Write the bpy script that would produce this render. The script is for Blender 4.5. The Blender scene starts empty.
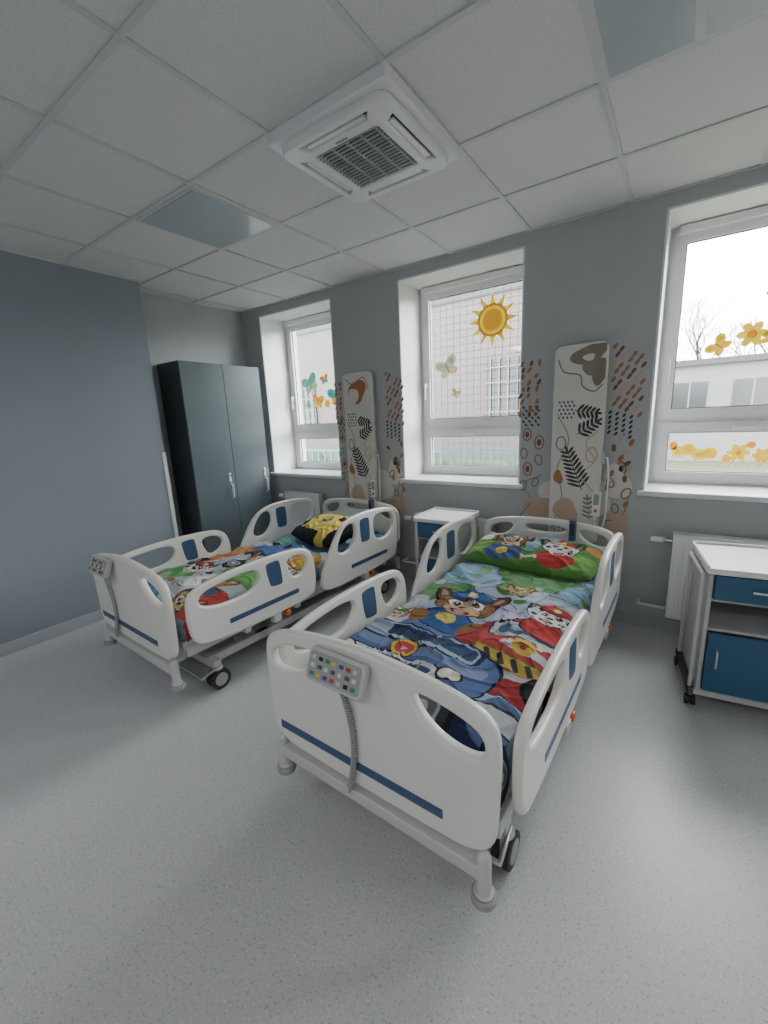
import bpy, bmesh, math, random
import numpy as np
from mathutils import Matrix, Vector
random.seed(7)
SC=bpy.context.scene; COL=bpy.context.collection
h,D,H=1.525,3.27,2.735
RAD=math.radians
# ---------------------------------------------------------------- camera
f,yaw,pit,rol=420,RAD(35.05),RAD(12.5),RAD(-2.65)
F=Vector((-math.sin(yaw)*math.cos(pit),math.cos(yaw)*math.cos(pit),-math.sin(pit)))
R=Vector((math.cos(yaw),math.sin(yaw),0));U=R.cross(F)
R,U=R*math.cos(rol)+U*math.sin(rol),-R*math.sin(rol)+U*math.cos(rol)
cd=bpy.data.cameras.new('camera');cam=bpy.data.objects.new('camera',cd);COL.objects.link(cam)
cd.sensor_fit='VERTICAL';cd.sensor_height=36;cd.lens=f*36/1024;cd.clip_start=.02
M=Matrix.Identity(4)
for i in range(3):
    M[i][0]=R[i];M[i][1]=U[i];M[i][2]=-F[i]
M[2][3]=h;cam.matrix_world=M;SC.camera=cam
# ---------------------------------------------------------------- materials
def mat(name,col,rough=.5,metal=0,var=.04,scale=30,bump=0,bscale=200,spec=.5,coat=0):
    m=bpy.data.materials.new(name);m.use_nodes=True;nt=m.node_tree;b=nt.nodes['Principled BSDF']
    b.inputs['Roughness'].default_value=rough;b.inputs['Metallic'].default_value=metal
    b.inputs['Specular IOR Level'].default_value=spec
    b.inputs['Coat Weight'].default_value=coat
    tc=nt.nodes.new('ShaderNodeTexCoord')
    n=nt.nodes.new('ShaderNodeTexNoise');n.inputs['Scale'].default_value=scale;n.inputs['Detail'].default_value=3
    nt.links.new(tc.outputs['Object'],n.inputs['Vector'])
    r=nt.nodes.new('ShaderNodeMix');r.data_type='RGBA'
    r.inputs[6].default_value=(*[max(0,c*(1-var)) for c in col],1)
    r.inputs[7].default_value=(*[min(1,c*(1+var)) for c in col],1)
    nt.links.new(n.outputs['Fac'],r.inputs[0]);nt.links.new(r.outputs[2],b.inputs['Base Color'])
    if bump:
        n2=nt.nodes.new('ShaderNodeTexNoise');n2.inputs['Scale'].default_value=bscale;n2.inputs['Detail'].default_value=4
        nt.links.new(tc.outputs['Object'],n2.inputs['Vector'])
        bp=nt.nodes.new('ShaderNodeBump');bp.inputs['Strength'].default_value=bump;bp.inputs['Distance'].default_value=.002
        nt.links.new(n2.outputs['Fac'],bp.inputs['Height']);nt.links.new(bp.outputs['Normal'],b.inputs['Normal'])
    return m
def speckle(name,base,specs,rough,scale,thr,bump=0):
    m=bpy.data.materials.new(name);m.use_nodes=True;nt=m.node_tree;b=nt.nodes['Principled BSDF']
    b.inputs['Roughness'].default_value=rough
    tc=nt.nodes.new('ShaderNodeTexCoord');prev=None
    big=nt.nodes.new('ShaderNodeTexNoise');big.inputs['Scale'].default_value=1.3;nt.links.new(tc.outputs['Object'],big.inputs['Vector'])
    mx=nt.nodes.new('ShaderNodeMix');mx.data_type='RGBA';nt.links.new(big.outputs['Fac'],mx.inputs[0])
    mx.inputs[6].default_value=(*[c*.97 for c in base],1);mx.inputs[7].default_value=(*[c*1.03 for c in base],1)
    prev=mx.outputs[2]
    for k,(c,s) in enumerate(specs):
        n=nt.nodes.new('ShaderNodeTexNoise');n.inputs['Scale'].default_value=scale*s;n.inputs['Detail'].default_value=1.5
        mp=nt.nodes.new('ShaderNodeMapping');mp.inputs['Location'].default_value=(k*7.3,k*3.1,k*1.7)
        nt.links.new(tc.outputs['Object'],mp.inputs['Vector']);nt.links.new(mp.outputs['Vector'],n.inputs['Vector'])
        rp=nt.nodes.new('ShaderNodeValToRGB');rp.color_ramp.elements[0].position=thr;rp.color_ramp.elements[1].position=thr+.06
        nt.links.new(n.outputs['Fac'],rp.inputs['Fac'])
        q=nt.nodes.new('ShaderNodeMix');q.data_type='RGBA';nt.links.new(rp.outputs['Color'],q.inputs[0])
        nt.links.new(prev,q.inputs[6]);q.inputs[7].default_value=(*c,1);prev=q.outputs[2]
    nt.links.new(prev,b.inputs['Base Color'])
    if bump:
        bp=nt.nodes.new('ShaderNodeBump');bp.inputs['Strength'].default_value=bump;bp.inputs['Distance'].default_value=.001
        nt.links.new(n.outputs['Fac'],bp.inputs['Height']);nt.links.new(bp.outputs['Normal'],b.inputs['Normal'])
    return m
m_floor=speckle('vinyl_floor',(.54,.545,.55),[((.42,.43,.44),1),((.66,.67,.67),1.1),((.36,.37,.38),.75)],.33,140,.62)
m_tile=speckle('ceiling_tile',(.72,.72,.715),[((.61,.61,.61),1),((.77,.77,.77),1.2)],.9,190,.58,.25)
m_grid=mat('ceiling_grid_paint',(.62,.625,.63),.5)
m_wallL=mat('wall_paint_blue_grey',(.275,.312,.345),.75,var=.03,scale=3,bump=.15,bscale=120)
m_wallW=mat('wall_paint_grey',(.46,.475,.485),.75,var=.03,scale=3,bump=.15,bscale=120)
m_wallD=mat('wall_paint_pale',(.52,.53,.54),.7,var=.02,scale=3)
m_white=mat('white_paint',(.85,.85,.84),.5,var=.02)
m_pvc=mat('white_pvc',(.84,.84,.84),.3,var=.01)
m_base=mat('baseboard_vinyl',(.42,.44,.46),.5)
m_bed=mat('bed_plastic_cream',(.82,.80,.745),.33,var=.015,coat=.15)
m_bedg=mat('bed_frame_grey',(.58,.58,.57),.4,var=.03)
m_dark=mat('dark_rubber',(.03,.03,.035),.6)
m_steel=mat('steel_tube',(.55,.56,.57),.3,.9)
m_blue=mat('blue_strip',(.045,.10,.195),.4)
m_dblue=mat('cabinet_blue',(.028,.115,.21),.4,var=.02)
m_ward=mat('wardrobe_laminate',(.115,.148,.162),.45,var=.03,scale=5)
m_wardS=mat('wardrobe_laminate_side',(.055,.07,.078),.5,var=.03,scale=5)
m_grey=mat('light_grey_laminate',(.55,.555,.55),.45)
m_org=mat('orange_latch',(.75,.16,.04),.4)
m_black=mat('black_grille',(.02,.02,.022),.6)
m_wheel=mat('caster_grey',(.36,.36,.355),.5)
m_slat=mat('grille_slat_grey',(.42,.43,.43),.5)
m_lens=mat('light_diffuser',(.45,.50,.53),.2,var=.02)
m_mattress=mat('mattress_cover',(.16,.22,.30),.7)
m_chrome=mat('handle_metal',(.7,.7,.7),.25,.8)
def flatm(n,c,r=.6): return mat(n,c,r,var=.02)
C={}
def cm(rgb,r=.6):
    k=tuple(rgb)
    if k not in C: C[k]=flatm('ink_%d'%len(C),k,r)
    return C[k]
CT={}
def cmt(rgb):
    k=tuple(rgb)
    if k not in CT:
        m=flatm('window_paint_%d'%len(CT),k);nt=m.node_tree;tr=nt.nodes.new('ShaderNodeBsdfTranslucent');ad=nt.nodes.new('ShaderNodeAddShader')
        tr.inputs[0].default_value=(*[c*.085 for c in k],1)
        nt.links.new(nt.nodes['Principled BSDF'].outputs[0],ad.inputs[0]);nt.links.new(tr.outputs[0],ad.inputs[1]);nt.links.new(ad.outputs[0],nt.nodes['Material Output'].inputs[0]);CT[k]=m
    return CT[k]
m_glass=bpy.data.materials.new('window_glass');m_glass.use_nodes=True
nt=m_glass.node_tree;nt.nodes.clear()
o=nt.nodes.new('ShaderNodeOutputMaterial');mx=nt.nodes.new('ShaderNodeMixShader');t=nt.nodes.new('ShaderNodeBsdfTransparent');g=nt.nodes.new('ShaderNodeBsdfGlossy')
g.inputs['Roughness'].default_value=.02;mx.inputs[0].default_value=.05;t.inputs[0].default_value=(.97,.98,.98,1)
nt.links.new(t.outputs[0],mx.inputs[1]);nt.links.new(g.outputs[0],mx.inputs[2]);nt.links.new(mx.outputs[0],o.inputs[0])
# ---------------------------------------------------------------- mesh builder
def chaikin(p,n=3):
    for _ in range(n):
        q=[]
        for i in range(len(p)):
            a,b=Vector(p[i]),Vector(p[(i+1)%len(p)])
            q+=[a*.75+b*.25,a*.25+b*.75]
        p=q
    return [tuple(v) for v in p]
class MB:
    def __init__(s): s.bm=bmesh.new();s.m=[]
    def mi(s,m):
        if m not in s.m: s.m.append(m)
        return s.m.index(m)
    def _fin(s,verts,m,mtx=None):
        if mtx is not None: bmesh.ops.transform(s.bm,matrix=mtx,verts=verts)
        i=s.mi(m);fs=set()
        for v in verts:
            for f_ in v.link_faces: fs.add(f_)
        for f_ in fs: f_.material_index=i
    def box(s,a,b,m,mtx=None):
        r=bmesh.ops.create_cube(s.bm,size=1);vs=r['verts']
        for v in vs:
            for i in range(3): v.co[i]=a[i] if v.co[i]<0 else b[i]
        s._fin(vs,m)
        if mtx is not None: bmesh.ops.transform(s.bm,matrix=mtx,verts=vs)
    def cyl(s,p0,p1,r,m,r2=None,seg=20,mtx=None):
        p0,p1=Vector(p0),Vector(p1);d=p1-p0;L=d.length
        q=d.to_track_quat('Z','Y').to_matrix().to_4x4();q.translation=(p0+p1)/2
        rr=bmesh.ops.create_cone(s.bm,cap_ends=True,segments=seg,radius1=r,radius2=r if r2 is None else r2,depth=L,matrix=q)
        s._fin(rr['verts'],m,mtx)
    def sph(s,c,r,m,sc=(1,1,1),mtx=None,seg=16):
        mm=Matrix.Translation(c)@Matrix.Diagonal((*sc,1))
        rr=bmesh.ops.create_uvsphere(s.bm,u_segments=seg,v_segments=seg//2+2,radius=r,matrix=mm);s._fin(rr['verts'],m,mtx)
    def tube(s,pts,r,m,seg=12):
        for i in range(len(pts)-1): s.cyl(pts[i],pts[i+1],r,m,seg=seg)
        for p in pts[1:-1]: s.sph(p,r,m,seg=10)
    def poly(s,pts,m):
        vs=[s.bm.verts.new(p) for p in pts];fc=s.bm.faces.new(vs);fc.material_index=s.mi(m)
    def panel(s,outline,holes,th,bev,mtx,m):
        cu=bpy.data.curves.new('t','CURVE');cu.dimensions='2D';cu.fill_mode='BOTH'
        cu.extrude=max(th/2-bev,.0005);cu.bevel_depth=bev;cu.bevel_resolution=2;cu.offset=-bev
        for pl in [outline]+holes:
            sp=cu.splines.new('POLY');sp.points.add(len(pl)-1);sp.use_cyclic_u=True
            for i,p in enumerate(pl): sp.points[i].co=(p[0],p[1],0,1)
        ob=bpy.data.objects.new('t',cu);COL.objects.link(ob)
        dg=bpy.context.evaluated_depsgraph_get();dg.update()
        me=bpy.data.meshes.new_from_object(ob.evaluated_get(dg))
        me.materials.clear()
        n0=len(s.bm.verts);s.bm.from_mesh(me);s.bm.verts.ensure_lookup_table()
        vs=list(s.bm.verts)[n0:]
        s._fin(vs,m,mtx);bpy.data.objects.remove(ob);bpy.data.curves.remove(cu);bpy.data.meshes.remove(me)
    def make(s,name,parent=None,bevel=0,sharp=35):
        me=bpy.data.meshes.new(name)
        bmesh.ops.recalc_face_normals(s.bm,faces=s.bm.faces)
        s.bm.to_mesh(me);s.bm.free()
        for m in s.m: me.materials.append(m)
        for p in me.polygons: p.use_smooth=True
        me.set_sharp_from_angle(angle=RAD(sharp))
        o=bpy.data.objects.new(name,me);COL.objects.link(o)
        if parent: o.parent=parent
        if bevel:
            b=o.modifiers.new('bevel','BEVEL');b.width=bevel;b.segments=2;b.limit_method='ANGLE'
        return o
def empty(name,loc=(0,0,0),rz=0):
    e=bpy.data.objects.new(name,None);e.empty_display_size=.1;e.location=loc;e.rotation_euler=(0,0,rz);COL.objects.link(e);return e
def FR(y): # 2D (x,y)->world (x,y0,z) facing -Y
    return Matrix(((1,0,0,0),(0,0,-1,y),(0,1,0,0),(0,0,0,1)))
def SD(x): # 2D (a,b)->(x, a, b)
    return Matrix(((0,0,1,x),(1,0,0,0),(0,1,0,0),(0,0,0,1)))
# ---------------------------------------------------------------- room shell
XL1,XL2,XR,YB=-3.82,-4.11,3.4,-1.9
wins=[(-3.82,-2.80),(-2.05,-.99),(-.165,.87),(1.66,2.68)]
z0,z1=.95,2.655;WT=.54;FD=.36
b=MB();b.box((XL2-.3,YB-.2,-.12),(XR+.2,D+WT,0),m_floor);b.make('floor')
b=MB();b.box((XL1-.6,YB-.2,0),(XL1,2.03,H),m_wallL);b.make('wall_left')
b=MB();b.box((XL2-.3,2.03,0),(XL2,D+.02,H),m_wallW);b.make('wall_left_recess')
b=MB();b.box((XR,YB-.2,0),(XR+.2,D+WT,H),m_wallD);b.make('wall_right')
b=MB();b.box((XL2-.3,YB-.2,0),(XR+.2,YB,H),m_wallD);b.make('wall_back')
b=MB()
xs=[XL2-.3]+[v for w in wins for v in w]+[XR+.2]
for i in range(0,len(xs),2): b.box((xs[i],D,z0),(xs[i+1],D+WT,z1),m_wallW)
b.box((xs[0],D,0),(xs[-1],D+WT,z0),m_wallW)
b.box((xs[0],D,z1),(xs[-1],D+WT,H+.1),m_wallW)
b.make('wall_window')
# ceiling slab (tiles) + T grid
gx,gy=-.954,2.09
b=MB();b.box((XL2-.3,YB-.2,H+.006),(XR+.2,D+.02,H+.12),m_tile);b.make('ceiling')
b=MB()
k=-9
while gx+.6*k<XR:
    x=gx+.6*k
    if x>XL2: b.box((x-.012,YB,H-.001),(x+.012,D,H+.008),m_grid)
    k+=1
for k in range(-7,2):
    y=gy+.6*k
    if y>YB: b.box((XL2 if y>2.03 else XL1,y-.012,H-.0015),(XR,y+.012,H+.008),m_grid)
b.box((XL2,D-.02,H-.003),(XR,D,H+.008),m_grid)
b.box((XL1,YB,H-.003),(XL1+.02,2.03,H+.008),m_grid);b.box((XL2,2.03,H-.003),(XL2+.02,D,H+.008),m_grid)
b.make('ceiling_grid')
# baseboards
b=MB();b.box((XL1,YB,0),(XL1+.012,2.03,.09),m_base);b.make('baseboard_left',bevel=.004)
b=MB();b.box((XL2,D-.012,0),(XR,D,.09),m_base);b.make('baseboard_window',bevel=.004)
b=MB();b.box((XL2,2.03,0),(XL2+.012,D,.09),m_base);b.make('baseboard_recess',bevel=.004)
b=MB();b.box((XL1-.03,2.0,0.0),(XL1+.006,2.036,1.32),m_white);b.make('trim_corner_guard',bevel=.003)
# ceiling light panels
def lightpanel(x0,y0,split,on=0):
    b=MB()
    b.box((x0+.012,y0+.012,H-.006),(x0+.588,y0+.588,H+.006),m_grid)
    if split:
        b.box((x0+.03,y0+.03,H-.009),(x0+.285,y0+.57,H-.004),m_lens);b.box((x0+.315,y0+.03,H-.009),(x0+.57,y0+.57,H-.004),m_lens)
    else: b.box((x0+.03,y0+.03,H-.009),(x0+.57,y0+.57,H-.004),m_lens)
    ob=b.make('ceiling_light_panel')
    if on:
        ld=bpy.data.lights.new('added_fill_lamp','AREA');ld.shape='SQUARE';ld.size=.54;ld.energy=on;ld.color=(.98,.985,1)
        lo=bpy.data.objects.new('added_fill_lamp',ld);COL.objects.link(lo);lo.parent=ob;lo.location=(x0+.3,y0+.3,H-.014)
    return ob
lightpanel(gx-1.8,gy-.6,False);lightpanel(gx+.6,gy-.6,True)
lightpanel(gx-1.8,gy-3.6,False,15);lightpanel(gx+.6,gy-3.6,False,15);lightpanel(gx+3.0,gy-3.0,False,12)  # unseen rear panels with area lights, added as fill to brighten the room
# ---------------------------------------------------------------- windows
def window(n,x0,x1):
    e=empty('window_%d'%n)
    b=MB()
    b.box((x0,D+.002,z0),(x0+.012,D+FD+.03,z1),m_white);b.box((x1-.012,D+.002,z0),(x1,D+FD+.03,z1),m_white)
    b.box((x0,D+.002,z1-.012),(x1,D+FD+.03,z1),m_white)
    b.make('reveal_lining',e)
    b=MB();b.box((x0-.03,D-.045,z0-.005),(x1+.03,D+FD+.04,z0+.03),m_pvc);b.make('sill',e,bevel=.008)
    yf=D+FD;fx0,fx1,fz0,fz1=x0+.012,x1-.012,z0+.03,z1-.012
    b=MB();t=.06
    b.box((fx0,yf,fz0),(fx0+t,yf+.07,fz1),m_pvc);b.box((fx1-t,yf,fz0),(fx1,yf+.07,fz1),m_pvc)
    b.box((fx0+t,yf,fz0),(fx1-t,yf+.07,fz0+.04),m_pvc);b.box((fx0+t,yf,fz1-t),(fx1-t,yf+.07,fz1),m_pvc)
    b.box((fx0+t,yf,1.385),(fx1-t,yf+.07,1.455),m_pvc)
    b.box((fx0+.05,yf-.06,fz1-.05),(fx1-.05,yf-.002,fz1-.008),m_pvc)
    b.make('frame',e)
    b=MB();gk=MB();ys=yf-.018
    def sash(a0,a1,c0,c1,s=.065):
        b.box((a0,ys,c0),(a0+s,ys+.05,c1),m_pvc);b.box((a1-s,ys,c0),(a1,ys+.05,c1),m_pvc)
        b.box((a0+s,ys,c0),(a1-s,ys+.05,c0+s),m_pvc);b.box((a0+s,ys,c1-s),(a1-s,ys+.05,c1),m_pvc)
        g=.006
        gk.box((a0+s,ys+.02,c0+s),(a0+s+g,ys+.03,c1-s),m_dark);gk.box((a1-s-g,ys+.02,c0+s),(a1-s,ys+.03,c1-s),m_dark)
        gk.box((a0+s,ys+.02,c0+s),(a1-s,ys+.03,c0+s+g),m_dark);gk.box((a0+s,ys+.02,c1-s-g),(a1-s,ys+.03,c1-s),m_dark)
    sash(fx0+.03,fx1-.03,1.435,fz1-.035)
    sash(fx0+.03,fx1-.03,fz0+.02,1.405)
    b.make('sash',e);gk.make('gasket',e)
    b=MB();b.box((fx0+.05,ys-.03,1.78),(fx0+.07,ys,1.83),m_pvc);b.box((fx0+.052,ys-.045,1.68),(fx0+.068,ys-.03,1.82),m_pvc)
    b.box(((x0+x1)/2-.07,ys-.03,1.36),((x0+x1)/2+.05,ys-.012,1.378),m_pvc)
    b.make('handle',e,bevel=.003)
    b=MB();b.box((fx0+.085,yf+.02,fz0+.07),(fx1-.085,yf+.026,1.35),m_glass);b.box((fx0+.085,yf+.02,1.49),(fx1-.085,yf+.026,fz1-.09),m_glass)
    b.make('glass',e)
    ld=bpy.data.lights.new('daylight_portal','AREA');ld.shape='RECTANGLE';ld.size=x1-x0;ld.size_y=z1-z0;ld.cycles.is_portal=True
    lo=bpy.data.objects.new('daylight_portal',ld);COL.objects.link(lo);lo.parent=e
    lo.location=((x0+x1)/2,D+WT+.02,(z0+z1)/2);lo.rotation_euler=(RAD(-90),0,0)
    return e
for i,(a,c) in enumerate(wins): window(i+1,a,c)
GY=D+FD+.016   # sticker plane (inside of the glass)
# ---------------------------------------------------------------- flat art helper
class Art(MB):
    def __init__(s,y,cf=cm): super().__init__();s.y=y;s.k=0;s.cf=cf
    def pl(s,pts,col):
        s.k+=1;y=s.y-.00025*(s.k%8+1)
        s.poly([(p[0],y,p[1]) for p in pts],s.cf(col))
    def el(s,cx,cz,rx,rz,col,ang=0,n=18):
        ca,sa=math.cos(ang),math.sin(ang)
        s.pl([(cx+rx*math.cos(t)*ca-rz*math.sin(t)*sa,cz+rx*math.cos(t)*sa+rz*math.sin(t)*ca) for t in [2*math.pi*i/n for i in range(n)]],col)
    def ring(s,cx,cz,rx,rz,w,col,ang=0,n=20):
        s.k+=1;y=s.y-.00025*(s.k%8+1);ca,sa=math.cos(ang),math.sin(ang)
        P=lambda a,b_,t:(cx+a*math.cos(t)*ca-b_*math.sin(t)*sa,y,cz+a*math.cos(t)*sa+b_*math.sin(t)*ca)
        for i in range(n):
            t0,t1=2*math.pi*i/n,2*math.pi*(i+1)/n
            s.poly([P(rx,rz,t0),P(rx,rz,t1),P(rx-w,rz-w,t1),P(rx-w,rz-w,t0)],s.cf(col))
    def line(s,pts,w,col):
        for i in range(len(pts)-1):
            a,c=Vector(pts[i]),Vector(pts[i+1]);d=(c-a);n=Vector((-d.y,d.x)).normalized()*w/2;e=d.normalized()*w*.2
            s.pl([tuple(a-n-e),tuple(c-n+e),tuple(c+n+e),tuple(a+n-e)],col)
    def curve(s,pts,w,col):
        P=[Vector(p) for p in pts];out=[]
        P=[P[0]*2-P[1]]+P+[P[-1]*2-P[-2]]
        for i in range(1,len(P)-2):
            for k in range(6):
                t=k/6;a,b_,c,d=P[i-1:i+3]
                out.append(.5*((2*b_)+(c-a)*t+(2*a-5*b_+4*c-d)*t*t+(3*b_-a-3*c+d)*t**3))
        out.append(P[-2]);s.line(out,w,col)
    def blob(s,cx,cz,rx,rz,col,seed=0,amp=.2,ang=0):
        rr=random.Random(seed);ph=[rr.uniform(0,6.28) for _ in range(3)]
        pts=[];ca,sa=math.cos(ang),math.sin(ang)
        for i in range(36):
            t=2*math.pi*i/36;k=1+amp*math.sin(2*t+ph[0])*.6+amp*math.sin(3*t+ph[1])*.5
            x,z=rx*k*math.cos(t),rz*k*math.sin(t);pts.append((cx+x*ca-z*sa,cz+x*sa+z*ca))
        s.pl(pts,col)
    def branch(s,x,z,L,ang,col,n=6,leaf=.035,lw=.012):
        dx,dz=math.cos(ang),math.sin(ang);s.line([(x,z),(x+dx*L,z+dz*L)],.005,col)
        for i in range(n):
            t=(i+.6)/n;px,pz=x+dx*L*t,z+dz*L*t;lf=leaf*(1.15-.5*t)
            for sg in (1,-1):
                a=ang+sg*.95;s.el(px+math.cos(a)*lf,pz+math.sin(a)*lf,lf,lw*.75,col,a,12)
        s.el(x+dx*(L+leaf*.5),z+dz*(L+leaf*.5),leaf*.6,lw*.7,col,ang,12)
RUST=(.42,.17,.07);BEI=(.55,.41,.30);BLK=(.045,.045,.05);TAU=(.27,.22,.18);CRM=(.70,.665,.61);OLV=(.24,.205,.15);BRN=(.20,.10,.06)
def mural(cx):
    a=Art(D);rr=random.Random(int(cx*100))
    a.blob(cx+.02,.92,.26,.14,CRM,5,.2);a.blob(cx-.24,.80,.10,.10,BEI,8,.25);a.blob(cx+.28,1.02,.08,.12,CRM,9,.25);a.blob(cx+.30,.74,.09,.08,BEI,19,.25)
    for i in range(9):
        for j in range(3): a.el(cx-.385+j*.055+rr.uniform(-.012,.012),1.87-i*.045,.012,rr.uniform(.018,.026),(RUST,BRN,RUST,BEI)[(i+j)%4],rr.uniform(-.7,.1))
    for (x,z,r) in [(-.34,1.36,.045),(-.25,1.30,.05),(-.36,1.22,.04),(-.25,1.17,.04),(-.33,1.10,.05),(-.27,1.0,.035),(-.36,.97,.04),(.30,1.12,.045),(.24,1.02,.035),(.34,.95,.04),(.28,.84,.035)]:
        a.ring(cx+x,z,r*.75,r*1.1,.011,RUST if r>.042 else TAU,rr.uniform(-.5,.5))
        if r>.042: a.el(cx+x,z,r*.33,r*.5,BRN,0)
    for i in range(6):
        for j in range(8):
            x=.215+i*.038+(j%2)*.016;z=1.92-j*.052-i*.02
            if x<.385: a.el(cx+x,z,.0105,.021,(RUST,BRN,BEI,RUST)[(i+j)%4],-.6)
    for j in range(7):
        for i in range(3): a.el(cx-.37+i*.045+(j%2)*.02,1.45+.03-j*.0,.0001,.0001,BLK,.8) if False else None
    for j in range(6):
        for i in range(3): a.el(cx-.37+i*.045+(j%2)*.02,1.50-j*.026+.06,.007,.013,BLK,.8)
    for j in range(5):
        for i in range(4): a.el(cx+.21+i*.042,1.50-j*.033-i*.012,.008,.015,BLK,-.7)
    for i in range(14): a.el(cx+.22+rr.uniform(-.01,.15),1.33-i*.035,.014,.026,(BEI,RUST,BRN)[i%3],rr.uniform(-1,1))
    a.curve([(cx-.38,.72),(cx-.30,.86),(cx-.36,.98),(cx-.22,1.06)],.008,TAU);a.curve([(cx+.2,.74),(cx+.32,.78),(cx+.36,.92)],.008,RUST)
    return a.make('wall_mural',sharp=180)
mural(-.60);mural(-2.42)
m_crm=mat('panel_laminate_cream',(.70,.675,.625),.45)
def headpanel(cx,wd=.33,zb=.60,zt=1.95,v=0):
    e=empty('bedhead_panel',(cx,0,0))
    b=MB();w=wd/2
    y1=D-.005;y0=y1-.09
    b.box((-w+.03,y0+.03,zb+.03),(w-.03,y1,zt-.03),m_grey)
    pts=[]
    for (px,pz,a0) in [(w-.05,zb+.02,-90),(w-.05,zt-.05,0),(-w+.05,zt-.05,90),(-w+.05,zb+.02,180)]:
        r=.05 if pz>1 else .02
        ox=px if r==.05 else (w-.02 if px>0 else -w+.02)
        for t in range(0,91,15): pts.append((ox+r*math.cos(RAD(a0+t)),pz+r*math.sin(RAD(a0+t))))
    b.panel(pts,[],.03,.006,FR(y0+.015),m_crm);b.make('body',e)
    a=Art(y0-.0006);W=w-.012
    def cl(p): return [(max(-W,min(W,x)),max(zb+.012,min(zt-.012,z))) for x,z in p]
    oldpl=a.pl
    a.pl=lambda pts,col:oldpl(cl(pts),col)
    if v==0:
        a.blob(.05,1.88,.12,.055,OLV,2,.15,.2);a.blob(.115,1.77,.045,.10,OLV,4,.2);a.blob(.06,1.80,.05,.05,TAU,6,.2);a.blob(.05,1.86,.04,.02,CRM,6,.2)
        a.curve([(-.14,1.86),(-.10,1.78),(0,1.75),(.02,1.68),(.09,1.64),(.14,1.68)],.009,OLV)
    else:
        a.blob(0,1.78,.10,.10,RUST,2,.2);a.blob(-.04,1.74,.05,.08,CRM,4,.2);a.curve([(-.13,1.9),(-.05,1.85),(.08,1.9),(.13,1.8)],.008,TAU)
    for j in range(5):
        for i in range(4): a.el(-.12+i*.027+(j%2)*.012,1.58-j*.026,.006,.009,BLK,.5)
    a.branch(-.02,1.52,.14,-.15,BLK,5,.028,.012);a.branch(.0,1.36,.15,.6,BLK,5,.032,.012)
    a.branch(.05,.98,.28,1.95,BLK,9,.042,.012)
    a.curve([(.13,1.38),(.06,1.30),(.12,1.18),(.04,1.08),(.13,.96)],.007,BEI)
    a.ring(.10,1.22,.04,.055,.009,BEI);a.ring(-.10,1.30,.035,.05,.009,TAU);a.blob(-.11,1.06,.03,.05,RUST,11,.2)
    a.blob(-.05,.82,.08,.09,BEI,12,.2);a.blob(.08,.70,.07,.05,CRM,13,.2);a.curve([(-.14,.68),(-.08,.92),(-.12,1.12),(-.05,1.32),(-.13,1.5)],.006,TAU)
    a.branch(.11,.76,.16,1.7,TAU,5,.025,.01)
    for i in range(8): a.el(-.12+.03*(i%3),.74-.02*i*.6,.005,.009,RUST,.4)
    a.make('printed_art',e,sharp=180)
    b=MB();hx,hy=w-.015,y0-.018
    b.box((hx-.024,hy-.013,.80),(hx+.026,hy+.013,.97),m_white);b.box((hx-.016,hy-.016,.88),(hx+.018,hy-.012,.955),m_wheel);b.cyl((hx,hy-.018,.84),(hx,hy-.010,.84),.012,m_org)
    b.tube([(hx,hy,.80),(hx,hy,.70),(hx+.035,hy+.004,.67),(hx+.060,hy+.01,.80),(hx+.062,hy+.02,1.10),(hx+.045,y0+.02,1.20),(hx+.01,y0+.02,1.20)],.006,m_white,8)
    b.box((w-.008,y0+.0,1.16),(w+.014,y0+.045,1.24),m_grey);b.make('call_handset',e,bevel=.002)
headpanel(-.575);headpanel(-2.47,v=1)
# ---------------------------------------------------------------- wardrobe
e=empty('wardrobe',(0,0,0))
wx0,wx1,wy0,wy1,wz=-4.095,-3.73,2.23,3.12,2.12
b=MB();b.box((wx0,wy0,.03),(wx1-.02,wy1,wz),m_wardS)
for (x,y) in [(wx0+.03,wy0+.03),(wx1-.06,wy0+.03),(wx0+.03,wy1-.03),(wx1-.06,wy1-.03)]: b.cyl((x,y,0),(x,y,.03),.02,m_dark)
b.make('carcass',e,bevel=.003)
ym=(wy0+wy1)/2
for k,(a0,a1) in enumerate([(wy0+.002,ym-.002),(ym+.002,wy1-.002)]):
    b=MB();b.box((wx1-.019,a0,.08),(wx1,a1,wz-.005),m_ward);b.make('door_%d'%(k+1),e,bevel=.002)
    b=MB();y=a1-.06
    b.box((wx1,y-.012,.97),(wx1+.006,y+.012,1.06),m_white)
    b.tube([(wx1,y,.80),(wx1+.03,y,.815),(wx1+.03,y,.935),(wx1,y,.95)],.008,m_white)
    b.cyl((wx1+.006,y,1.03),(wx1+.02,y,1.03),.01,m_chrome);b.make('handle_%d'%(k+1),e)
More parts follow.
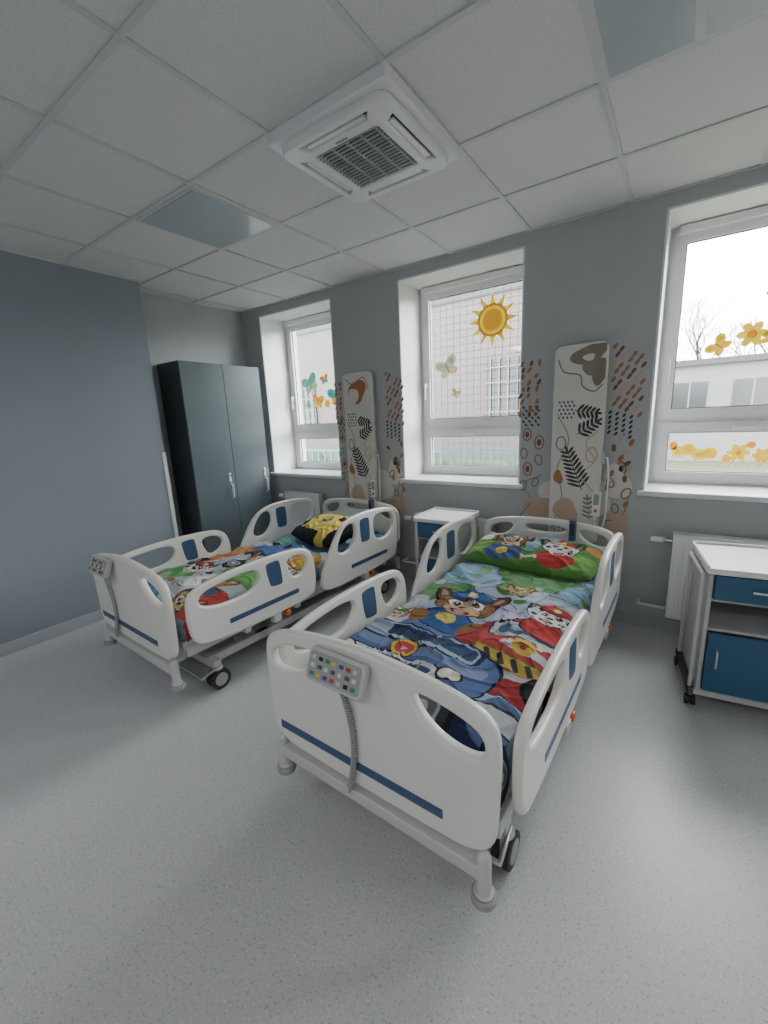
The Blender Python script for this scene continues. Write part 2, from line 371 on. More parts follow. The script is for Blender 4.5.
# ---------------------------------------------------------------- radiators
def radiator(x0,x1,za,zb_):
    e=empty('radiator');b=MB();y0,y1=D-.12,D-.04
    b.box((x0,y0,za),(x1,y0+.018,zb_),m_pvc);b.box((x0,y1-.018,za),(x1,y1,zb_),m_pvc)
    b.box((x0,y0,zb_-.004),(x1,y1,zb_+.006),m_pvc);b.box((x0,y0,za+.02),(x0+.006,y1,zb_),m_pvc);b.box((x1-.006,y0,za+.02),(x1,y1,zb_),m_pvc)
    n=int((x1-x0)/.045)
    for i in range(n):
        x=x0+.03+i*.045
        if x<x1-.03: b.box((x-.012,y0-.004,za+.03),(x+.012,y0+.002,zb_-.03),m_pvc)
    for z in (za+.06,zb_-.06): b.box((x0+.1,y1,z),(x0+.14,D-.001,z+.03),m_pvc);b.box((x1-.14,y1,z),(x1-.1,D-.001,z+.03),m_pvc)
    b.make('panel',e,bevel=.003)
    b=MB();ym=(y0+y1)/2
    b.cyl((x0-.05,ym,zb_-.05),(x0,ym,zb_-.05),.012,m_chrome);b.cyl((x0-.12,ym,zb_-.05),(x0-.05,ym,zb_-.05),.02,m_white)
    b.tube([(x0-.04,ym,zb_-.05),(x0-.04,D-.005,zb_-.05)],.009,m_white)
    b.tube([(x0,ym,za+.05),(x0-.16,ym,za+.05),(x0-.16,D-.002,za+.05)],.009,m_white)
    b.make('valve_and_pipe',e)
radiator(.03,.95,.15,.72);radiator(-3.55,-3.03,.15,.78);radiator(-1.88,-1.16,.15,.68)
# ---------------------------------------------------------------- bedside cabinets
def cabinet(loc,rz,w=.44,d=.38):
    e=empty('bedside_cabinet',loc,rz);zt=.76
    b=MB();y0=0
    b.box((0,y0,.10),(.018,d,zt-.03),m_grey);b.box((w-.018,y0,.10),(w,d,zt-.03),m_grey)
    b.box((.018,d-.012,.10),(w-.018,d,zt-.03),m_grey);b.box((.018,y0,.10),(w-.018,d,.118),m_grey)
    b.box((.018,y0+.01,.43),(w-.018,d,.445),m_grey);b.box((.018,y0+.01,.585),(w-.018,d,.60),m_grey)
    b.make('carcass',e,bevel=.002)
    b=MB();b.box((-.015,y0-.02,zt-.03),(w+.015,d+.01,zt),m_white);b.box((-.015,d-.005,zt),(w+.015,d+.01,zt+.015),m_white);b.box((-.015,y0-.02,zt),(-.003,d,zt+.012),m_white);b.box((w+.003,y0-.02,zt),(w+.015,d,zt+.012),m_white);b.make('top_tray',e,bevel=.006)
    b=MB();b.box((.022,y0-.018,.605),(w-.022,y0,.725),m_dblue);b.box((.16,y0-.035,.66),(.28,y0-.028,.672),m_chrome);b.box((.165,y0-.03,.66),(.172,y0-.018,.672),m_chrome);b.box((.268,y0-.03,.66),(.275,y0-.018,.672),m_chrome);b.make('drawer',e,bevel=.002)
    b=MB();b.box((.022,y0-.018,.115),(w-.022,y0,.428),m_dblue);b.tube([(.06,y0-.015,.25),(.06,y0-.04,.26),(.06,y0-.04,.34),(.06,y0-.015,.35)],.005,m_chrome,8);b.make('door',e,bevel=.002)
    b=MB()
    b.tube([(-.02,.03,.09),(-.02,.03,zt-.05),(-.02,d-.03,zt-.05),(-.02,d-.03,.09)],.010,m_bedg)
    b.box((-.03,.0,.07),(w+.01,.04,.10),m_bedg);b.box((-.03,d-.04,.07),(w+.01,d,.10),m_bedg);b.box((-.035,0,.07),(-.005,d,.10),m_dark)
    b.make('frame',e,bevel=.003)
    for i,(x,y) in enumerate([(-.015,.02),(w-.01,.02),(-.015,d-.02),(w-.01,d-.02)]):
        b=MB();b.cyl((x,y,.05),(x,y,.07),.01,m_steel)
        b.cyl((x-.022,y,.026),(x-.008,y,.026),.026,m_dark);b.cyl((x+.008,y,.026),(x+.022,y,.026),.026,m_dark)
        b.box((x-.007,y-.02,.026),(x+.007,y+.02,.055),m_dark);b.make('caster_%d'%(i+1),e)
cabinet((.185,2.44,0),RAD(7),.46,.42);cabinet((-1.64,2.77,0),0,.37,.34)
# ---------------------------------------------------------------- air conditioner
e=empty('ceiling_air_conditioner',(gx-.3,gy-.3,0))
b=MB();b.box((-.31,-.31,H-.045),(.31,.31,H+.004),m_pvc);b.make('drop_frame',e,bevel=.006)
def rrect(w,d,r,n=6):
    p=[]
    for cx,cy,a in [(w-r,-d+r,-90),(w-r,d-r,0),(-w+r,d-r,90),(-w+r,-d+r,180)]:
        for t in range(n+1): p.append((cx+r*math.cos(RAD(a+90*t/n)),cy+r*math.sin(RAD(a+90*t/n))))
    return p
b=MB();slots=[]
for k in range(4):
    rm=Matrix.Rotation(k*math.pi/2,2);slots.append([tuple(rm@Vector(p)) for p in [(-.155,.21),(.155,.21),(.18,.25),(-.18,.25)]])
b.panel(rrect(.282,.282,.06),slots+[rrect(.165,.165,.012)],.035,.008,Matrix.Translation((0,0,H-.060)),m_pvc)
b.make('fascia',e)
b=MB();b.box((-.265,-.265,H-.05),(.265,.265,H-.046),m_black)
for k in range(4):
    rm=Matrix.Rotation(k*math.pi/2,4,'Z');b.box((-.150,.214,H-.072),(.150,.236,H-.064),m_pvc,mtx=rm)
b.make('louvres',e)
b=MB()
for i in range(15):
    y=-.156+.312*i/14
    b.box((-.164,y-.0032,H-.074),(.164,y+.0032,H-.067),m_slat)
for i in range(5):
    x=-.15+i*.075;b.box((x-.003,-.164,H-.0755),(x+.003,.164,H-.066),m_slat)
b.box((-.03,-.19,H-.0785),(.03,-.178,H-.0772),m_wheel)
b.make('intake_grille',e)
# ---------------------------------------------------------------- textiles
def vn(x,y,sc,seed):
    rs=np.random.RandomState(seed);g=rs.rand(64,64);xx=(x*sc)%63;yy=(y*sc)%63
    i=np.floor(xx).astype(int);j=np.floor(yy).astype(int);a=xx-i;c=yy-j;a=a*a*(3-2*a);c=c*c*(3-2*c)
    return (g[i,j]*(1-a)+g[(i+1)%64,j]*a)*(1-c)+(g[i,(j+1)%64]*(1-a)+g[(i+1)%64,(j+1)%64]*a)*c-.5
class Paint:
    def __init__(s,X,Y,bg): s.X=X;s.Y=Y;s.c=np.ones(X.shape+(4,));s.c[...,:3]=bg
    def final(s):
        c=s.c[...,:3];l=c.mean(-1,keepdims=True);s.c[...,:3]=(l+(c-l)*.88)*.84
        n=vn(s.X+4,s.Y+4,25,77)[...,None];s.c[...,:3]*=(1+.08*n);return s.c
    def put(s,mk,col): s.c[mk,:3]=col
    def ell(s,cx,cy,rx,ry,col,a=0):
        dx,dy=s.X-cx,s.Y-cy;u=dx*math.cos(a)+dy*math.sin(a);v=-dx*math.sin(a)+dy*math.cos(a)
        s.put((u/rx)**2+(v/ry)**2<1,col)
    def rect(s,cx,cy,rx,ry,col,a=0,p=6):
        dx,dy=s.X-cx,s.Y-cy;u=np.abs(dx*math.cos(a)+dy*math.sin(a))/rx;v=np.abs(-dx*math.sin(a)+dy*math.cos(a))/ry
        s.put(u**p+v**p<1,col)
    def blob(s,cx,cy,r,col,seed=1,amp=.4):
        dx,dy=s.X-cx,s.Y-cy;n=vn(s.X+3,s.Y+3,9,seed);d=np.hypot(dx,dy)-r*(1+amp*2*n)
        s.put(d<0,tuple(c*.7 for c in col));s.put(d<-.005,col);s.put(d<-.05,tuple(min(1,c*1.2+.01) for c in col))
    def paw(s,cx,cy,k,col):
        s.ell(cx,cy,k*.5,k*.4,col)
        for q in (-.55,-.2,.2,.55): s.ell(cx+q*k,cy+k*(.62-.5*q*q),k*.15,k*.2,col)
    def bone(s,cx,cy,k,col,a=0):
        s.rect(cx,cy,k,k*.22,col,a)
        for q in (-1,1):
            for r_ in (-1,1):
                x,y=q*k,r_*k*.24;s.ell(cx+x*math.cos(a)-y*math.sin(a),cy+x*math.sin(a)+y*math.cos(a),k*.26,k*.26,col)
    def dog(s,cx,cy,k,fur,muz,hat,hat2,ear,a=0,spots=False):
        ca,sa=math.cos(a),math.sin(a)
        P=lambda x,y:(cx+k*(x*ca-y*sa),cy+k*(x*sa+y*ca))
        E=lambda x,y,rx,ry,c,b=0:s.ell(*P(x,y),k*rx,k*ry,c,a+b)
        ol=(.03,.02,.02)
        E(-.74,.42,.25,.55,ol,.35);E(.74,.42,.25,.55,ol,-.35)
        E(-.73,.42,.20,.49,ear,.35);E(.73,.42,.20,.49,ear,-.35);E(-.72,.42,.10,.36,tuple(min(1,c*2+.1) for c in ear),.35);E(.72,.42,.10,.36,tuple(min(1,c*2+.1) for c in ear),-.35)
        E(0,0,.82,.66,ol);E(0,0,.78,.62,fur)
        E(0,-.34,.52,.36,ol);E(0,-.34,.49,.33,muz);E(0,.05,.17,.38,muz)
        for q in (-1,1):
            E(q*.29,.12,.21,.25,ol);E(q*.29,.11,.19,.23,(.85,.85,.85));E(q*.25,.09,.12,.17,(.22,.09,.03));E(q*.24,.09,.065,.10,ol);E(q*.24-.03,.15,.03,.04,(.9,.9,.9));E(q*.30,.40,.14,.03,ol,-q*.25)
        E(0,-.14,.15,.10,ol);E(.0,-.47,.25,.12,ol);E(0,-.45,.22,.09,(.40,.05,.06));E(0,-.50,.14,.07,(.75,.28,.30));E(0,-.36,.27,.07,muz)
        if spots:
            E(-.55,-.1,.10,.12,ol);E(.58,.1,.08,.1,ol);E(.40,-.30,.06,.05,ol);E(-.45,.35,.09,.07,ol);E(.5,-.2,.05,.05,ol)
        E(0,.60,.60,.32,ol);E(0,.62,.56,.28,hat);E(-.15,.70,.3,.12,tuple(min(1,c*1.6+.02) for c in hat));E(0,.44,.60,.12,ol);E(0,.45,.57,.095,hat2);E(0,.64,.15,.14,(.75,.6,.08));E(0,.64,.08,.08,(.8,.8,.8))
    def wheel(s,cx,cy,r):
        s.ell(cx,cy,r,r,(.015,.015,.02));s.ell(cx,cy,r*.82,r*.82,(.05,.05,.065));s.ell(cx,cy,r*.55,r*.55,(.40,.42,.45));s.ell(cx,cy,r*.45,r*.45,(.15,.16,.2));s.ell(cx,cy,r*.2,r*.2,(.5,.5,.52))
def cmat(name):
    m=bpy.data.materials.new(name);m.use_nodes=True;nt=m.node_tree;b=nt.nodes['Principled BSDF'];b.inputs['Roughness'].default_value=.85
    b.inputs['Specular IOR Level'].default_value=.2
    a=nt.nodes.new('ShaderNodeVertexColor');a.layer_name='print';nt.links.new(a.outputs['Color'],b.inputs['Base Color'])
    n=nt.nodes.new('ShaderNodeTexNoise');n.inputs['Scale'].default_value=700;bp=nt.nodes.new('ShaderNodeBump');bp.inputs['Strength'].default_value=.15;bp.inputs['Distance'].default_value=.001
    nt.links.new(n.outputs['Fac'],bp.inputs['Height']);nt.links.new(bp.outputs['Normal'],b.inputs['Normal']);return m
def gridmesh(name,P,colr,material,parent):
    ny,nx=P.shape[:2];me=bpy.data.meshes.new(name);me.vertices.add(nx*ny);me.vertices.foreach_set('co',P.reshape(-1))
    idx=np.arange(nx*ny).reshape(ny,nx);q=np.stack([idx[:-1,:-1],idx[:-1,1:],idx[1:,1:],idx[1:,:-1]],-1).reshape(-1)
    nf=(nx-1)*(ny-1);me.loops.add(nf*4);me.loops.foreach_set('vertex_index',q);me.polygons.add(nf)
    me.polygons.foreach_set('loop_start',np.arange(0,nf*4,4));me.polygons.foreach_set('loop_total',np.full(nf,4))
    me.update(calc_edges=True)
    at=me.color_attributes.new('print','FLOAT_COLOR','POINT');at.data.foreach_set('color',colr.reshape(-1))
    me.polygons.foreach_set('use_smooth',np.ones(nf,dtype=bool));me.materials.append(material)
    o=bpy.data.objects.new(name,me);COL.objects.link(o);o.parent=parent;return o
def duvet(name,parent,y0,y1,ztop,paint,seed,hw=.425,drop=.10,loft=.025,wr=1.0):
    nx,ny=380,int((y1-y0+.15)/.0026)
    S,T=np.meshgrid(np.linspace(-hw-drop,hw+drop,nx),np.linspace(y0-drop,y1,ny))
    r=.05
    def fold(s,lim):
        a=np.abs(s)-(lim-r);a=np.maximum(a,0);ang=np.minimum(a/r,math.pi/2)
        pos=np.where(a>0,(lim-r)+r*np.sin(ang),np.abs(s));dr=r*(1-np.cos(ang))+np.maximum(a-r*math.pi/2,0);return np.sign(s)*pos,dr
    x,d1=fold(S,hw);ty,d2=fold(-(T-y1),y1-y0);y=y1-ty
    n=vn(S+5,T+5,4,seed);w1=vn(S*1.6+T*.7+9+n*.25,T*.9-S*.5+9,5,seed+1);w2=vn(S*.8-T+9+n*.3,T*1.2+S+9,11,seed+2)
    w3=vn(S*.5+T*1.4+9+n*.2,T*.4-S*1.3+9,8,seed+5);w4=vn(S*1.3-T*.6+9+n*.3,T*.5+S*.2+9,7,seed+8)
    sm=lambda w,k:np.sqrt(w*w+k*k)
    rid=.25-sm(w1,.03);rid2=.25-sm(w2,.05);rid3=np.exp(-(w3/.05)**2);rid4=np.exp(-(w4/.045)**2)
    z=ztop-np.maximum(d1,d2)+loft*(1-(S/hw)**4).clip(0)+wr*(.05*n+.045*rid+.016*rid2+.007*rid3+.008*rid4)
    z=z-.03*np.exp(-((T-y0)/.06)**2)
    x=x+np.where(d1>.02,np.sign(S)*.012*np.sin(T*28+n*8),0)
    pt=paint(S,T-y0)
    return gridmesh(name,np.stack([x,y,z],-1),pt.final(),cmat(name+'_print'),parent)
def pillow(name,parent,c,w,d,t,paint,rz=0,tilt=0):
    n=190;A,B=np.meshgrid(np.linspace(-1,1,n),np.linspace(-1,1,n))
    def shp(sg):
        pr=((1-np.abs(A)**3.2).clip(0)*(1-np.abs(B)**3.2).clip(0))**.5
        x=A*w/2*(1-.04*B**2*A**2);y=B*d/2*(1-.05*A**2*B**2)
        rd=.2-np.sqrt(vn(A*1.5+B+6,B*1.2-A*.6+6,3,7)**2+.001)
        z=sg*t/2*pr+ (vn(A+3,B+3,5,3)*.014+vn(A*2+3,B+3,9,5)*.006+rd*.05)*pr
        return np.stack([x,y,z],-1)
    e=empty(name,c,rz);e.rotation_euler=(tilt,0,rz);e.parent=parent
    pc=paint(A*w/2,B*d/2).final();m=cmat(name+'_print')
    gridmesh('top_side',shp(1),pc,m,e);gridmesh('under_side',shp(-1)[:, ::-1],pc[:, ::-1],m,e)
FUR=(.30,.14,.05);CR=(.62,.42,.22);BL=(.03,.10,.32);RD=(.50,.03,.03);WH=(.75,.76,.78);GR=(.10,.33,.07);NV=(.015,.025,.075);YE=(.75,.52,.06)
def paint1(S,T):
    p=Paint(S,T,(.36,.43,.57));rr=random.Random(5)
    for i in range(9): p.blob(rr.uniform(-.5,.5),rr.uniform(0,1.6),rr.uniform(.06,.12),rr.choice([(.42,.44,.60),(.28,.38,.60),(.45,.55,.66)]),i+30)
    p.blob(-.32,1.08,.22,(.10,.26,.09),2);p.blob(-.25,1.38,.26,(.20,.38,.52),3);p.blob(.12,1.38,.22,(.11,.27,.10),4);p.blob(.38,1.3,.12,(.25,.45,.60),14)
    for i in range(16): p.blob(rr.uniform(-.5,.5),rr.uniform(1.0,1.5),rr.uniform(.02,.045),rr.choice([(.15,.38,.08),(.06,.18,.05),(.30,.45,.12),(.5,.55,.6)]),i+50)
    for i in range(5): p.paw(rr.uniform(-.45,.3),rr.uniform(1.1,1.5),.035,(.55,.62,.68))
    p.blob(-.36,.55,.22,(.42,.44,.58),5);p.blob(-.40,.82,.09,(.48,.50,.54),6)
    # fire engine
    p.ell(.32,.56,.31,.30,(.08,.01,.01));p.ell(.32,.56,.30,.29,(.40,.03,.035));p.ell(.28,.64,.18,.14,(.52,.06,.06))
    p.rect(.3,.74,.19,.075,(.05,.05,.06),.1);p.rect(.3,.74,.18,.065,(.60,.62,.66),.1);p.rect(.3,.745,.15,.045,(.07,.14,.26),.1);p.rect(.25,.755,.05,.03,(.30,.45,.6),.1)
    p.rect(.33,.50,.22,.045,(.30,.15,.02),-.1);p.rect(.33,.50,.21,.035,(.60,.42,.06),-.1)
    for q in range(6): p.rect(.18+q*.06,.515-q*.006,.012,.035,(.05,.05,.05),.5)
    p.rect(.34,.60,.14,.025,(.70,.70,.72),-.1);p.rect(.28,.43,.16,.025,(.45,.47,.52),.05);p.wheel(.46,.40,.10);p.wheel(.20,.40,.09);p.ell(.30,.62,.05,.05,YE);p.paw(.30,.61,.028,(.5,.04,.04))
    p.bone(.40,.68,.05,(.75,.72,.6),.3);p.blob(.46,.60,.06,(.42,.46,.56),44)
    # police truck
    p.blob(-.12,.60,.15,(.10,.16,.34),8,.3)
    p.rect(-.12,.32,.41,.21,(.01,.02,.06),-.06,4);p.rect(-.12,.32,.40,.20,(.09,.15,.34),-.06,4);p.rect(-.12,.38,.36,.05,(.20,.27,.48),-.06)
    p.rect(-.12,.46,.31,.075,(.02,.03,.08),-.06);p.rect(-.12,.46,.29,.06,(.36,.45,.58),-.06);p.rect(-.16,.47,.12,.045,(.03,.06,.13),-.06);p.rect(.06,.455,.10,.04,(.04,.08,.17),-.06)
    p.rect(-.14,.26,.24,.045,(.02,.02,.04),-.06);p.rect(-.14,.26,.23,.037,(.70,.71,.74),-.06);p.rect(-.14,.26,.2,.018,(.05,.08,.2),-.06)
    for q in range(5): p.rect(-.28+q*.07,.265-q*.004,.006,.035,(.3,.3,.33),0)
    for q in (-.39,.13): p.ell(q,.27,.055,.045,(.02,.02,.03));p.ell(q,.27,.045,.035,(.85,.82,.6));p.ell(q-.01,.28,.02,.015,(.95,.95,.9))
    p.ell(-.13,.36,.065,.065,(.03,.03,.05));p.ell(-.13,.36,.058,.058,YE);p.ell(-.13,.36,.043,.043,(.55,.05,.05));p.paw(-.13,.35,.022,WH)
    p.rect(.05,.04,.60,.10,NV,0,8);p.blob(-.12,.12,.08,(.14,.12,.26),12)
    p.wheel(-.36,.10,.12);p.wheel(.12,.08,.13);p.blob(.40,.14,.12,(.09,.15,.32),9)
    p.rect(.36,.16,.09,.05,(.04,.04,.05),.3);p.rect(.36,.16,.08,.04,(.55,.57,.60),.3);p.wheel(.43,.02,.08)
    # police dog
    p.ell(-.11,.68,.15,.12,(.01,.02,.06));p.ell(-.11,.68,.14,.11,BL);p.ell(-.11,.70,.05,.05,(.75,.6,.08));p.ell(-.24,.66,.05,.08,FUR,.3);p.ell(.03,.66,.05,.08,FUR,-.3)
    p.dog(-.10,.90,.20,FUR,CR,BL,(.02,.04,.16),(.14,.06,.03),.12)
    p.ell(.33,.80,.11,.09,(.08,.01,.01));p.ell(.33,.80,.10,.08,RD);p.dog(.32,.96,.14,WH,(.8,.8,.8),RD,(.35,.02,.02),(.05,.05,.05),-.1,True)
    p.dog(-.37,.64,.09,(.45,.28,.12),CR,(.10,.35,.10),(.05,.2,.06),FUR,.2);p.dog(.08,1.2,.08,(.5,.35,.15),CR,YE,(.4,.25,.03),FUR,-.1)
    for i in range(8): p.rect(-.44+i*.04,.165+(i%2)*.012,.013,.026,(.75,.66,.2),.1)
    m=(S>.14)&(np.abs(T-1.14-.04*np.sin(S*9))<.022);p.put(m,(.58,.60,.62))
    return p
def pil1(X,Y):
    p=Paint(X,Y,(.10,.25,.05));p.blob(.0,.12,.16,(.25,.40,.55),3);p.blob(.3,-.12,.13,(.13,.34,.06),4);p.blob(-.35,-.1,.1,(.20,.40,.07),5)
    p.put(Y>.17,(.25,.38,.52))
    for i in range(8): p.blob(-.36+i*.1,.0+.1*math.sin(i*2),.03,(.16,.36,.06),i+8)
    p.ell(-.16,-.12,.13,.08,(.06,.12,.32));p.ell(-.16,-.12,.04,.04,YE);p.dog(-.14,.03,.135,FUR,CR,BL,(.6,.25,.05),(.13,.06,.03),0)
    p.ell(.17,-.13,.12,.07,RD);p.dog(.18,.0,.135,WH,(.8,.8,.8),RD,(.7,.6,.1),(.05,.05,.05),.05,True)
    p.ell(-.35,.08,.06,.05,WH);p.ell(.36,.08,.05,.05,(.6,.2,.05));p.bone(.02,-.15,.04,(.7,.68,.55),.2);return p
def paint2(S,T):
    p=Paint(S,T,(.46,.50,.52));rr=random.Random(9)
    p.blob(-.3,.3,.2,(.11,.34,.10),2);p.blob(.3,.6,.22,(.14,.36,.10),3);p.blob(.0,1.0,.2,(.06,.15,.36),4);p.blob(.35,.15,.18,(.50,.05,.04),5)
    p.blob(-.3,.8,.16,(.58,.20,.04),6);p.blob(.1,.35,.15,(.7,.71,.73),7);p.blob(-.1,.05,.15,(.10,.28,.50),8);p.blob(.35,1.0,.14,(.52,.30,.05),9)
    for i in range(22): p.blob(rr.uniform(-.5,.5),rr.uniform(0,1.2),rr.uniform(.02,.05),rr.choice([(.6,.6,.62),(.5,.06,.05),(.1,.3,.08),(.05,.12,.3),(.7,.45,.05),(.03,.03,.03)]),i+20)
    p.wheel(.0,.62,.08);p.wheel(-.38,.55,.07)
    p.dog(-.2,.45,.13,WH,(.8,.8,.8),RD,(.35,.02,.02),(.05,.05,.05),.1,True);p.dog(.2,.35,.12,(.5,.25,.08),CR,GR,(.05,.2,.05),FUR,-.2)
    p.dog(.05,.82,.14,FUR,CR,BL,(.02,.05,.2),(.14,.06,.03),.1);p.dog(.34,.8,.10,(.45,.4,.35),WH,(.6,.25,.03),(.3,.1,.02),(.2,.18,.16),-.1);p.dog(-.34,.95,.10,(.5,.3,.12),CR,(.65,.1,.3),(.4,.05,.2),FUR,.1)
    p.dog(.28,.08,.11,(.3,.15,.06),CR,(.7,.5,.05),(.4,.3,.03),FUR,0)
    return p
def pil2(X,Y):
    p=Paint(X,Y,(.82,.62,.08));p.put(np.abs(X)>.22,(.02,.02,.025));p.blob(-.2,-.1,.08,(.03,.03,.04),3);p.put((Y<-.14)&(X<.1),(.03,.03,.04));p.ell(.02,.02,.09,.07,(.85,.7,.2));p.ell(.02,.02,.045,.05,(.25,.15,.03));p.blob(.12,.1,.04,(.03,.03,.03),6);return p
def sheet2(S,T):
    p=Paint(S,T,(.08,.24,.46));p.blob(.2,.3,.15,(.20,.40,.58),2);p.blob(-.25,.15,.12,(.12,.33,.23),3);return p
# ---------------------------------------------------------------- hospital beds
def bed(loc,rz,kind):
    e=empty('hospital_bed',loc,rz);L=2.08
    out=[(-.455,.30),(-.465,.50),(-.47,.69),(-.44,.755),(-.34,.79),(-.15,.815),(0,.82),(.15,.815),(.34,.79),(.44,.755),(.47,.69),(.465,.50),(.455,.30),(.2,.29),(-.2,.29)]
    hl=[(-.43,.64),(-.42,.70),(-.33,.735),(-.20,.755),(-.215,.70),(-.27,.645),(-.34,.62),(-.40,.62)]
    hr=[(-x,z) for x,z in hl][::-1]
    b=MB();b.panel(chaikin(out),[chaikin(hl,2),chaikin(hr,2)],.04,.014,FR(.0),m_bed)
    b.make('foot_board',e)
    b=MB();b.box((-.41,-.0225,.362),(.30,-.0185,.394),m_blue);b.make('foot_stripe',e)
    out=[(-.455,.34),(-.46,.60),(-.455,.70),(-.40,.755),(-.2,.785),(0,.79),(.2,.785),(.40,.755),(.455,.70),(.46,.60),(.455,.34)]
    hl=[(-.41,.63),(-.40,.69),(-.33,.725),(-.22,.735),(-.24,.68),(-.32,.63)]
    hr=[(-x,z) for x,z in hl][::-1]
    hc=[(-.15,.745),(.15,.745),(.13,.69),(-.13,.69)]
    b=MB();b.panel(chaikin(out),[chaikin(hl),chaikin(hr),chaikin(hc)],.04,.014,FR(L),m_bed);b.make('head_board',e)
    fo=[(.075,.38),(.06,.56),(.075,.665),(.16,.70),(.40,.725),(.75,.725),(.93,.70),(.99,.60),(.985,.40),(.95,.34),(.6,.33),(.2,.345)]
    fh=[[(.13,.585),(.14,.645),(.25,.67),(.50,.685),(.54,.62),(.46,.545),(.25,.545)],[(.76,.58),(.74,.67),(.86,.67),(.93,.62),(.90,.55),(.80,.52)]]
    fb=[(.60,.53),(.70,.52),(.685,.69),(.575,.685)]
    ho=[(1.05,.33),(1.04,.43),(1.12,.56),(1.22,.71),(1.33,.79),(1.5,.82),(1.75,.815),(1.93,.785),(1.985,.70),(1.98,.45),(1.96,.33),(1.5,.31),(1.2,.31)]
    hh=[[(1.21,.60),(1.30,.745),(1.42,.77),(1.44,.66),(1.36,.56),(1.26,.55)],[(1.66,.60),(1.65,.765),(1.80,.765),(1.92,.74),(1.94,.62),(1.84,.55),(1.72,.55)]]
    hb=[(1.49,.58),(1.60,.58),(1.60,.77),(1.48,.77)]
    for sg,nm in ((1,'right'),(-1,'left')):
        x=sg*.487
        b=MB();b.panel(chaikin(fo),[chaikin(q) for q in fh],.032,.012,SD(x),m_bed);b.make('foot_rail_'+nm,e)
        b=MB();b.panel(chaikin(ho),[chaikin(q) for q in hh],.032,.012,SD(x),m_bed);b.make('head_rail_'+nm,e)
        b=MB()
        rr_=lambda q:chaikin([tuple(Vector(q[i]).lerp(Vector(q[(i+k_)%4]),.12)) for i in range(4) for k_ in (-1,1)],1)
        b.panel(rr_(fb),[],.036,.002,SD(x),m_blue);b.panel(rr_(hb),[],.036,.002,SD(x),m_blue)
        b.box((x-.018,.30,.415),(x+.018,.82,.445),m_blue);b.box((x-.018,1.36,.41),(x+.018,1.82,.44),m_blue)
        b.make('rail_stripes_'+nm,e)
        b=MB();xi=sg*.45
        for y in (.42,.82,1.36,1.80):
            b.box((min(xi-.03*sg,x),y-.02,.30),(max(xi-.03*sg,x),y+.02,.36),m_bedg)
        b.box((sg*.43-.015,.06,.30),(sg*.43+.015,L-.04,.36),m_bedg)
        b.box((x-.02,.60,.285),(x+.02,.66,.335),m_bedg);b.box((x-.022,.70,.29),(x+.022,.735,.325),m_org)
        b.box((x-.02,1.50,.27),(x+.02,1.56,.32),m_bedg);b.box((x-.022,1.60,.275),(x+.022,1.63,.31),m_org)
        b.make('rail_bracket_'+nm,e,bevel=.004)
    b=MB();b.box((-.43,.05,.34),(.43,L-.04,.385),m_bedg)
    b.make('lying_frame',e,bevel=.008)
    b=MB();b.box((-.425,.05,.387),(.425,L-.04,.50),m_mattress);b.make('mattress',e,bevel=.02)
    b=MB()
    b.box((-.42,-.035,.235),(.42,.015,.28),m_bedg)
    for sx in (-1,1):
        b.cyl((sx*.425,-.01,.15),(sx*.425,-.01,.295),.022,m_bedg);b.sph((sx*.425,-.01,.295),.022,m_bedg)
        b.cyl((sx*.425,-.01,.172),(sx*.425,-.01,.145),.038,m_wheel);b.cyl((sx*.425,-.01,.182),(sx*.425,-.01,.172),.03,m_bedg)
        b.box((sx*.36-.02,0,.26),(sx*.36+.02,.08,.36),m_bedg)
    b.box((-.42,L-.02,.235),(.42,L+.02,.275),m_bedg)
    for sx in (-1,1): b.cyl((sx*.425,L,.15),(sx*.425,L,.28),.022,m_bedg);b.cyl((sx*.425,L,.172),(sx*.425,L,.145),.030,m_wheel)
    for sx in (-.3,.3): b.box((sx-.02,L-.08,.25),(sx+.02,L,.36),m_bedg)
    b.make('bumper_bars',e,bevel=.005)
    b=MB()
    for sx in (-.33,.33): b.box((sx-.02,.22,.13),(sx+.02,L-.20,.18),m_bedg)
    for y in (.24,L-.22): b.box((-.41,y-.025,.13),(.41,y+.025,.175),m_bedg)
    for y in (.62,L-.6):
        b.box((-.35,y-.05,.14),(.35,y+.05,.18),m_bedg);b.box((-.09,y-.06,.18),(.09,y+.06,.27),m_grey);b.box((-.07,y-.045,.27),(.07,y+.045,.345),m_bedg)
    for sx in (-.27,.27):
        b.cyl((sx,.45,.17),(sx,1.0,.34),.016,m_steel);b.cyl((sx,L-.42,.17),(sx,L-.95,.34),.016,m_steel)
    b.box((-.12,.85,.20),(.12,1.25,.30),m_dark)
    b.tube([(-.41,.26,.14),(-.42,.13,.12),(.42,.13,.12),(.41,.26,.14)],.009,m_steel,8)
    b.make('undercarriage',e,bevel=.004)
    for i,(x,y) in enumerate([(-.40,.24),(.40,.24),(-.40,L-.22),(.40,L-.22)]):
        b=MB()
        for s2 in (-1,1):
            b.cyl((x+s2*.010,y,.062),(x+s2*.030,y,.062),.062,m_dark);b.cyl((x+s2*.029,y,.062),(x+s2*.033,y,.062),.04,m_wheel)
        b.box((x-.010,y-.03,.05),(x+.010,y+.03,.13),m_bedg);b.cyl((x,y,.12),(x,y,.14),.03,m_bedg)
        b.make('caster_%d'%(i+1),e)
    b=MB();b.box((.17,L-.06,.66),(.21,L-.021,.80),m_blue);b.box((.175,L-.063,.70),(.205,L-.059,.78),m_dark);b.make('head_control',e,bevel=.005)
    cx=-.055 if kind==1 else -.20
    tl=Matrix.Translation((cx,-.055,.745))@Matrix.Rotation(RAD(-22),4,'X')
    b=MB();b.panel(rrect(.12,.055,.02),[],.03,.008,tl@FR(0),m_grey)
